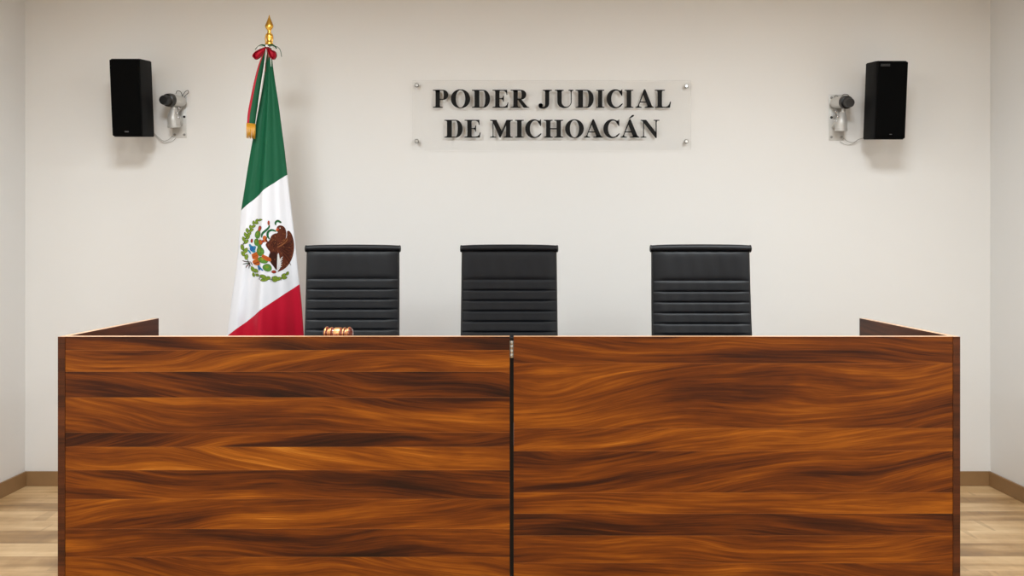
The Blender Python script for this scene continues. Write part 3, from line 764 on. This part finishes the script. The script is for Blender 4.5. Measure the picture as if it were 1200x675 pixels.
# ------------------------------------------------------------------ loudspeakers, pitched a little downwards
def speaker(side, label):
    s = 1 if side == 'L' else -1
    # left one measured; the right one mirrors it
    xf0, xf1 = (X(127.3, 5.75), X(163, 5.75)) if s > 0 else (X(1029.2, 5.75), X(1065, 5.75))
    zt, zb = (Z(68, 5.75), Z(160.3, 5.80)) if s > 0 else (Z(70.5, 5.75), Z(163.5, 5.80))
    xm = (xf0+xf1)/2; w = xf1-xf0; h = zt-zb; dep = .20
    t = thing('wall_speaker', label, 'speaker', (xm, 5.80, zb), group='black loudspeakers on the wall')
    t.rotation_euler = (math.radians(6.2), 0, 0)
    bm = newbm()
    # cabinet narrows to the back; front corners cut
    hw = w/2
    sec = [(-hw+.004,.012),(-hw-.004 if s < 0 else -hw,.03),(-hw+.0,dep),(hw,dep),(hw,.03),(hw-.004,.012)]
    lo = [bm.verts.new((x,y,0)) for x,y in sec]; hi = [bm.verts.new((x,y,h)) for x,y in sec]; n = len(sec)
    for i in range(n): bm.faces.new((lo[i], lo[(i+1)%n], hi[(i+1)%n], hi[i]))
    bm.faces.new(lo[::-1]); bm.faces.new(hi)
    bmesh.ops.bevel(bm, geom=bm.edges[:], offset=.004, segments=2, affect='EDGES')
    link('cabinet', bm, M['speaker'], t, smooth=35)
    bm = newbm(); add_box(bm, -hw+.003, hw-.003, -.004, .0125, .006, h-.006, bevel=.006); link('grille', bm, M['grille'], t, smooth=35)
    bm = newbm(); add_box(bm, -.012, .012, -.0062, -.0038, .026, .033, bevel=.0008); b_ = link('badge', bm, M['badge'], t); b_['label'] = 'small grey badge'
    if s < 0:
        b_.scale = (.6, 1, .6); b_.location = (0, 0, .012)
        bm = newbm(); add_box(bm, -hw+.014, -hw+.068, -.0062, -.0038, h-.032, h-.018, bevel=.0008); b2 = link('badge', bm, M['blackmetal'], t); b2['label'] = 'dark oblong badge near the top'
    # rear bracket to the wall
    bm = newbm()
    add_box(bm, -.05, .05, dep-.001, dep+.012, h*.3, h*.75, bevel=.002)
    zc = h*.52
    add_tube(bm, [(0, dep+.01, zc), (0, dep+.03, zc+.003)], .016, 14)
    link('rear_bracket', bm, M['blackmetal'], t, smooth=35)
    bm = newbm(); c = (Matrix.Rotation(math.radians(-6.2), 4, 'X') @ Vector((0, YB-5.80-.004, 2.3-zb)))
    m = Matrix.Rotation(math.radians(-6.2), 4, 'X')
    fs = add_box(bm, -.045-s*.055, .045-s*.055, YB-.009-5.80, YB-.0006-5.80, h*.3, h*.8, bevel=.002)
    add_box(bm, -.018-s*.04, .018-s*.04, YB-.14-5.80, YB-.009-5.80, h*.46, h*.60, bevel=.002)
    bm.transform(m)
    link('wall_plate', bm, M['blackmetal'], t, smooth=35)
    return t
speaker('L', 'black loudspeaker near the flag side wall, small grey badge at its bottom')
speaker('R', 'black loudspeaker on the wall far from the flag, dark badge near its top')

# ------------------------------------------------------------------ silver swivel mounts next to the speakers
def mount(side, label):
    D = YB
    s = -1 if side == 'L' else 1        # direction in which the black head points
    def q(px, py, d=D): return Vector((X(px, d), d, Z(py, d)))
    if side == 'L': px0, px1, py0, py1 = 202.5, 219.0, 112.5, 161.5
    else: px0, px1, py0, py1 = 971.2, 988.4, 111.0, 164.6
    ox, oz = X((px0+px1)/2, D), Z((py0+py1)/2, D)
    t = thing('wall_mount', label, 'wall mount', (ox, YB, oz), group='silver swivel mounts beside the speakers')
    O = Vector((ox, YB, oz))
    def l(px, py, off): return Vector((X(px, YB-off)-ox, -off, Z(py, YB-off)-oz))
    hw, hh = X(px1, D)-X((px0+px1)/2, D), (Z(py0, D)-Z(py1, D))/2
    bm = newbm(); add_box(bm, -hw, hw, -.006, -.0006, -hh, hh, bevel=.002); pl = link('mounting_plate', bm, M['silver'], t, smooth=35)
    for ax in (-.68, .68):
        for az in (-.86, .0, .86):
            if az == 0 and ax*s > 0: continue
            bm = newbm(); add_lathe(bm, [(.008,0),(.0075,.003),(.004,.005),(.0012,.0052)], 14, 0, Matrix.Translation((ax*hw, -.006, az*hh)) @ Matrix.Rotation(PI/2, 4, 'X'))
            link('screw', bm, M['greypaint'] if az else M['blackmetal'], pl, smooth=40)
    if side == 'L':
        Hb, Hm, Hf = (212,119), (200.5,117.4), (191,117.2)         # head: back, middle, lens
        Jt, Jm, Jb = (204.5,124.5), (203,136), (204,146)         # arm body
        J0 = (203.6,127.5)
        loops = [[(206,110),(207.5,106.8),(211,107),(213.2,110.5),(213.4,114)], [(213.6,113),(217,107.6),(220,106),(220.8,108.6),(217.4,112),(215.6,114)]]
        cab = [[(178,154),(184,159.6),(191,165),(197,164),(202.5,159)], [(178,156),(185,162),(192,167),(201,166),(206,162)]]
    else:
        Hb, Hm, Hf = (979,120.5), (990,119.6), (996.5,120.4)
        Jt, Jm, Jb = (987.6,130), (986,140), (985.6,150)
        J0 = (988,131)
        loops = [[(986,113),(989,110.6),(993.4,111),(996,114)], [(977.6,114),(979.4,112),(983,113.6),(985,116)]]
        cab = [[(988,161.5),(993,165.5),(1000,167),(1006,163.5),(1013,161.6)], [(984,165.8),(991,169.6),(998,169),(1004,165)]]
    # grey rear housing of the head
    bm = newbm(); pts = [l(*Hb, .03), l(*Hb, .05), l((Hb[0]+Hm[0])/2, Hb[1]-.5, .075), l(*Hm, .10)]
    add_tube(bm, [l(*Hb,.006), l(*Hb,.03)], .022, 18)
    P = spline(pts, 4); add_tube(bm, P, .03, 20, radii=[.024+.016*math.sin(PI*.5*i/(len(P)-1)) for i in range(len(P))])
    add_lathe(bm, [(.006,0),(.006,.006),(.003,.007)], 12, 0, Matrix.Translation(l(Hb[0]+s*2, Hb[1], .092)) @ Matrix.Rotation(PI/2, 4, 'X'))
    link('head_housing', bm, M['silver'], t, smooth=45)
    # black head with its round nose
    bm = newbm(); a, b = l(*Hm, .10), l(*Hf, .20); d = b-a
    P = [a-d*.06, a, a+d*.18, a+d*.45, a+d*.5, a+d*.9, a+d*1.0, a+d*.985]
    add_tube(bm, P, .03, 22, radii=[.034,.040,.041,.038,.029,.029,.025,.020])
    add_tube(bm, [a+d*.985, a+d*.97], .022, 22)
    link('black_head', bm, M['blackplastic'], t, smooth=40)
    # strut between head and arm, with bolt
    bm = newbm()
    add_tube(bm, [l(Hm[0], Hm[1]+3, .09), l(*J0, .085), l(Jt[0], Jt[1]+7, .08)], .013, 14)
    add_lathe(bm, [(.010,0),(.010,.008),(.006,.010)], 6, 0, Matrix.Translation(l(*J0, .098)) @ Matrix.Rotation(PI/2, 4, 'X'))
    link('swivel_joint', bm, M['silver'], t, smooth=35)
    # tapered arm body hanging down, flat cap below
    bm = newbm(); A, B, C_ = l(Jt[0], Jt[1]+1.5, .085), l(*Jm, .085), l(*Jb, .08)
    P = spline([A, B, C_], 5); add_tube(bm, P, .03, 24, radii=[.016+.020*min(1, (i/(len(P)-1))*1.6) for i in range(len(P))])
    dd = (C_-B).normalized()
    add_tube(bm, [C_, C_+dd*.004, C_+dd*.005, C_+dd*.018], .0385, 24, radii=[.036,.036,.0385,.0385])
    # brace back to the plate
    add_tube(bm, [l(Jm[0]-s*4, Jm[1]+2, .07), l(Jm[0]-s*8, Jm[1]+9, .006)], .015, 14, radii=[.024,.018])
    add_tube(bm, [l(Jm[0]-s*2, Jm[1]-2, .08), l(Hb[0], Hb[1]+7, .02), l(Hb[0], Hb[1]+7, .006)], .008, 10)
    link('arm_body', bm, M['silver'], t, smooth=35)
    for k, (u, v) in enumerate(((-4,-3),(-5.5,2),(-6.5,-9))):
        bm = newbm(); add_lathe(bm, [(.0065,-.02),(.0065,.005),(.003,.007)], 10, 0, Matrix.Translation(l(Jm[0]+s*u, Jm[1]+v, .10-.008*k)) @ Matrix.Rotation(PI/2, 4, 'X'))
        link('bolt', bm, M['chrome'], t, smooth=35)
    for lp in loops:
        bm = newbm(); add_tube(bm, spline([l(a, b, .03) for a, b in lp], 6), .0022, 8)
        o = link('cable_loop', bm, M['darkcable'], t)
    for lp in cab[:1]:
        bm = newbm(); n = len(lp); add_tube(bm, spline([l(a, b, .012+.02*math.sin(PI*i/(n-1))) for i, (a, b) in enumerate(lp)], 8), .0019, 8)
        link('cable', bm, M['cable'], t)
    bm = newbm(); lp = cab[1]; n = len(lp); add_tube(bm, spline([l(a, b, .006+.004*math.sin(PI*i/(n-1))) for i, (a, b) in enumerate(lp)], 8), .0012, 8)
    link('cable', bm, M['cable'], t)
mount('L', 'silver swivel wall mount, black head aimed left, between flag and speaker')
mount('R', 'silver swivel wall mount, black head aimed right, beside the speaker far from flag')

# ------------------------------------------------------------------ wall sign: clear sheet on four standoffs, raised serif letters
SD = YB-.030      # front face of the sheet
sx0, sx1, sz0, sz1 = X(483.6, SD), X(809.6, SD), Z(175.2, SD), Z(94.2, SD)
sg = thing('wall_sign', 'clear acrylic sign with raised black serif lettering on steel standoffs', 'sign', ((sx0+sx1)/2, YB, (sz0+sz1)/2))
O = Vector(((sx0+sx1)/2, YB, (sz0+sz1)/2)); w2, h2 = (sx1-sx0)/2, (sz1-sz0)/2
bm = newbm(); fs = add_box(bm, -w2, w2, -.030, -.025, -h2, h2)
for f in bm.faces:
    c = f.calc_center_median()
    f.material_index = 0 if (abs(abs(c.x)-w2) > .01 and abs(abs(c.z)-h2) > .01) else 1
link('clear_panel', bm, [M['acrylic'], M['acrylic_edge']], sg)
for px, py in ((488.4,99.9),(488.4,165.4),(804.4,101),(804.2,165.8)):
    bm = newbm(); mt = Matrix.Translation((X(px,SD)-O.x, 0, Z(py,SD)-O.z)) @ Matrix.Rotation(PI/2, 4, 'X')
    add_lathe(bm, [(.008,.0006),(.0085,.002),(.0085,.0246)], 18, 0, mt)
    add_lathe(bm, [(.0085,.0302),(.013,.0304),(.0135,.033),(.0125,.038),(.010,.040),(.009,.0385)], 18, 0, mt)
    o = link('standoff', bm, M['steel'], sg, smooth=40)

# glyphs: shapes in a box 1 high, width 1 (stretched to measured width); each a list of closed outlines filled one by one
def arc(cx, cy, rx, ry, a0, a1, n=24):
    return [(cx+rx*math.cos(math.radians(a0+(a1-a0)*k/n)), cy+ry*math.sin(math.radians(a0+(a1-a0)*k/n))) for k in range(n+1)]
SF = .045      # serif thickness
def stem(x0, x1, e0, e1, y0=0., y1=1., top=True, bot=True):
    """vertical stem with bracketed serifs reaching e0 / e1"""
    b = .05; pts = []
    pts += ([(e0,y0),(e1,y0),(e1,y0+SF),(x1+b*.8,y0+SF+.012),(x1+.01,y0+SF+.035),(x1,y0+SF+.09)] if bot else [(x0,y0),(x1,y0)])
    pts += ([(x1,y1-SF-.09),(x1+.01,y1-SF-.035),(x1+b*.8,y1-SF-.012),(e1,y1-SF),(e1,y1),(e0,y1),(e0,y1-SF),(x0-b*.8,y1-SF-.012),(x0-.01,y1-SF-.035),(x0,y1-SF-.09)] if top else [(x1,y1),(x0,y1)])
    if bot: pts += [(x0,y0+SF+.09),(x0-.01,y0+SF+.035),(x0-b*.8,y0+SF+.012),(e0,y0+SF)]
    return pts
def bowl(xs, xr, y0, y1, thick, hair=.05):
    """right-hand bowl from a stem at xs: a thick crescent with thin joins"""
    cy = (y0+y1)/2; ry = (y1-y0)/2; xm = xs+(xr-xs)*.38
    out = [(xs,y1)]+arc(xm, cy, xr-xm, ry, 90, -90)+[(xs,y0)]
    ri = ry-hair; xi = xr-thick
    inn = [(xs,y0+hair)]+arc(xm, cy, max(.02, xi-xm), ri, -90, 90)+[(xs,y1-hair)]
    return out+inn
def G(ch):
    if ch == 'I': return [stem(.24,.76,0,1)]
    if ch == 'P': return [stem(.17,.44,0,.62,top=False), [(0,1),(.44,1),(.44,1-SF-.09),(.17,1-SF-.09),(.16,1-SF-.03),(.10,1-SF),(0,1-SF)], bowl(.42,.97,.44,1.0,.29,.05)]
    if ch == 'D': return [[(0,0),(.40,0),(.40,1),(0,1),(0,1-SF),(.09,1-SF-.012),(.13,1-SF-.035),(.14,1-SF-.09),(.14,SF+.09),(.13,SF+.035),(.09,SF+.012),(0,SF)], bowl(.38,.98,0,1,.26,.05)]
    if ch == 'R': return [stem(.15,.385,0,.53,top=False), [(0,1),(.385,1),(.385,1-SF-.09),(.15,1-SF-.09),(.14,1-SF-.03),(.09,1-SF),(0,1-SF)], bowl(.37,.84,.46,1.0,.25,.05),
                          [(.385,.48),(.56,.48),(.90,.06),(.93,SF),(1.0,SF-.003),(1.0,0),(.70,0),(.385,.44)]]
    if ch == 'E': return [stem(.17,.44,0,.5,top=True), [(.4,1),(.92,1),(.93,.72),(.885,.72),(.85,.84),(.78,.92),(.66,.947),(.4,.95)], [(.4,0),(.95,0),(1.0,.30),(.95,.30),(.90,.16),(.80,.08),(.66,.052),(.4,.05)],
                          [(.4,.535),(.56,.53),(.64,.57),(.675,.68),(.72,.68),(.72,.335),(.675,.335),(.64,.44),(.56,.482),(.4,.485)]]
    if ch == 'L': return [stem(.17,.44,0,.62,bot=True), [(.4,0),(.94,0),(1.0,.34),(.945,.34),(.89,.19),(.80,.09),(.68,.052),(.4,.05)]]
    if ch == 'H': return [stem(.12,.34,0,.455), stem(.66,.88,.545,1), [(.3,.47),(.7,.47),(.7,.53),(.3,.53)]]
    if ch == 'U':
        o_ = [(.13,1),(.365,1),(.365,.34)]+arc(.61,.34,.245,.285,180,360,16)+[(.845,1),(.90,1),(.90,.34)]+arc(.515,.34,.385,.36,0,-180,24)
        return [o_, [(0,1),(.47,1),(.47,1-SF),(.41,1-SF-.012),(.37,1-SF-.05),(.13,1-SF-.05),(.09,1-SF-.012),(0,1-SF)], [(.73,1),(1,1),(1,1-SF),(.94,1-SF-.012),(.90,1-SF-.07),(.85,1-SF-.07),(.81,1-SF-.012),(.73,1-SF)]]
    if ch == 'J':
        o_ = [(.50,1),(.80,1),(.80,.34)]+arc(.42,.27,.38,.31,10,-90,14)+arc(.22,.10,.20,.14,-90,-190,10)+arc(.16,.11,.145,.115,170,20,8)+arc(.36,.10,.08,.055,180,270,5)+arc(.38,.2,.12,.16,-90,0,8)+[(.50,.3)]
        return [o_, arc(.17,.135,.16,.115,0,350,20), [(.33,1),(1,1),(1,1-SF),(.88,1-SF-.012),(.81,1-SF-.06),(.50,1-SF-.06),(.44,1-SF-.012),(.33,1-SF)]]
    if ch == 'O':
        out = arc(.5,.5,.5,.53,0,360,48)[:-1]; inn = arc(.5,.5,.245,.485,0,360,48)[:-1]
        return [('ring', out, inn)]
    if ch == 'C':
        out = arc(.53,.5,.53,.53,38,322,44); inn = arc(.57,.5,.305,.475,318,42,40)
        # lower lip runs to a thin upturned point, upper lip ends in a beak
        o_ = [(.94,.80)]+[p for p in arc(.53,.5,.53,.53,58,296,40)]+[(.86,.06),(.99,.21),(.955,.25)]+[p for p in arc(.60,.5,.315,.46,300,62,34)]+[(.90,.70)]
        return [o_, [(.96,1.02),(.915,1.02),(.885,.955),(.78,.96),(.78,.90),(.86,.82),(.91,.66),(.96,.66)]]
    if ch in 'AÁ':
        r = [[(.46,1.03),(.535,1.03),(.90,.10),(.935,SF+.01),(.62,SF+.01),(.655,.10),(.42,.72)],
             [(.46,1.03),(.50,.93),(.19,.13),(.17,SF+.01),(.10,SF+.01),(.14,.14)],
             [(.22,.29),(.60,.29),(.60,.345),(.24,.345)],
             [(0,0),(.33,0),(.33,SF),(.24,SF+.012),(.195,SF+.05),(.20,.16),(.13,.13),(.09,SF+.02),(0,SF)],
             [(.50,0),(1,0),(1,SF),(.945,SF+.012),(.90,.12),(.65,.12),(.66,SF+.05),(.62,SF+.015),(.50,SF)]]
        if ch == 'Á': r.append([(.44,1.08),(.50,1.08),(.66,1.17),(.72,1.22),(.71,1.27),(.655,1.285),(.59,1.25)])
        return r
    if ch == 'N':
        return [[(0,1),(.30,1),(.80,.30),(.80,-.02),(.86,-.02),(.86,.95),(.80,.95),(.80,.52),(.80,.44),(.20,1-SF),(.16,.90),(.10,1-SF-.01),(0,1-SF)][:0] or [(0,1),(.29,1),(.855,.24),(.855,-.02),(.80,-.02),(.14,.87),(.08,.94),(0,1-SF)],
                [(.13,.88),(.18,.82),(.18,.10),(.20,SF+.012),(.30,SF),(.30,0),(0,0),(0,SF),(.10,SF+.012),(.13,.10)],
                [(.70,1),(1,1),(1,1-SF),(.89,1-SF-.012),(.855,.87),(.855,-.02),(.80,-.02),(.80,.87),(.79,1-SF-.012),(.70,1-SF)]]
    if ch == 'M':
        return [[(0,1),(.28,1),(.53,.34),(.45,0),(.425,0),(.13,.84),(.10,.93),(0,1-SF)],
                [(.425,0),(.46,0),(.76,.84),(.72,1),(.50,.30)],
                [(.72,1),(1,1),(1,1-SF),(.92,1-SF-.012),(.895,.87),(.895,.13),(.92,SF+.012),(1,SF),(1,0),(.60,0),(.60,SF),(.68,SF+.012),(.705,.13),(.705,.95)],
                [(.11,.90),(.15,.82),(.15,.12),(.17,SF+.012),(.27,SF),(.27,0),(0,0),(0,SF),(.09,SF+.012),(.115,.12)]]
def glyph(ch, x0, x1, ybot, ytop, parent):
    bm = newbm(); w = x1-x0; h = ytop-ybot; y0, y1 = -.0362, -.0302
    def P(p, y): return (x0+p[0]*w, y, ybot+p[1]*h)
    for sh in G(ch):
        if sh[0] == 'ring':
            _, out, inn = sh; n = len(out)
            vo, vi, wo, wi = [[bm.verts.new(P(p, y)) for p in s_] for s_, y in ((out,y0),(inn,y0),(out,y1),(inn,y1))]
            for i in range(n):
                j = (i+1)%n
                bm.faces.new((vo[i],vo[j],vi[j],vi[i])); bm.faces.new((wo[j],wo[i],wi[i],wi[j])); bm.faces.new((vo[j],vo[i],wo[i],wo[j])); bm.faces.new((vi[i],vi[j],wi[j],wi[i]))
        else:
            n = len(sh); tl = tessellate_polygon([[Vector((p[0]*w*100, p[1]*h*100, 0)) for p in sh]])
            a = [bm.verts.new(P(p, y0)) for p in sh]; b = [bm.verts.new(P(p, y1)) for p in sh]
            for t in tl:
                try: bm.faces.new([a[i] for i in t]); bm.faces.new([b[i] for i in reversed(t)])
                except ValueError: pass
            for i in range(n):
                j = (i+1)%n; bm.faces.new((a[i], b[i], b[j], a[j]))
    me_name = 'letter'
    bmesh.ops.recalc_face_normals(bm, faces=bm.faces)
    return link(me_name, bm, M['letter'], parent)
LD = YB-.036
row1 = [('P',507.3,525.9),('O',528.3,551),('D',553.1,574.7),('E',577.2,595.8),('R',598.4,620.2),('J',630.9,646.8),('U',650.3,672.1),('D',674.5,696.2),('I',698.6,708.1),('C',710.9,730.1),('I',732.0,742.1),('A',744.8,766.2),('L',767.5,786.3)]
row2 = [('D',520.8,542.5),('E',544.4,563.3),('M',574.3,600.8),('I',603.6,613.7),('C',615.5,634.8),('H',637.3,660),('O',662.3,684.2),('A',684.3,706.3),('C',707.1,726.5),('Á',727.3,749.2),('N',750.8,772.8)]
for row, yb, yt in ((row1,126.2,105.2),(row2,161.2,140.4)):
    for ch, a, b in row:
        glyph(ch, X(a,LD)-O.x, X(b,LD)-O.x, Z(yb,LD)-O.z, Z(yt,LD)-O.z, sg)

# ------------------------------------------------------------------ light: ceiling panels
def panel(x, y, w, h, e, colr=(.91,.98,1.02), tilt=0):
    l = bpy.data.lights.new('ceiling_lamp', 'AREA'); l.shape = 'RECTANGLE'; l.size = w; l.size_y = h; l.energy = e; l.color = colr
    o = bpy.data.objects.new('ceiling_lamp', l); COL.objects.link(o); o.location = (x, y, ZC-.03); o.rotation_euler = (tilt, 0, 0)
for s_ in (-1, 1):
    panel(s_*1.45, 3.7, .6, .6, 42); panel(s_*2.4, 1.0, .6, .6, 34); panel(s_*2.64, -.2, .6, .6, 28)
w = bpy.data.worlds.new('world'); scn.world = w; w.use_nodes = True
w.node_tree.nodes['Background'].inputs[0].default_value = (.9,.95,1,1); w.node_tree.nodes['Background'].inputs[1].default_value = .3

vs = scn.view_settings
vs.view_transform = 'Standard'; vs.look = 'None'; vs.gamma = 1; vs.use_curve_mapping = False; vs.exposure = 0.68
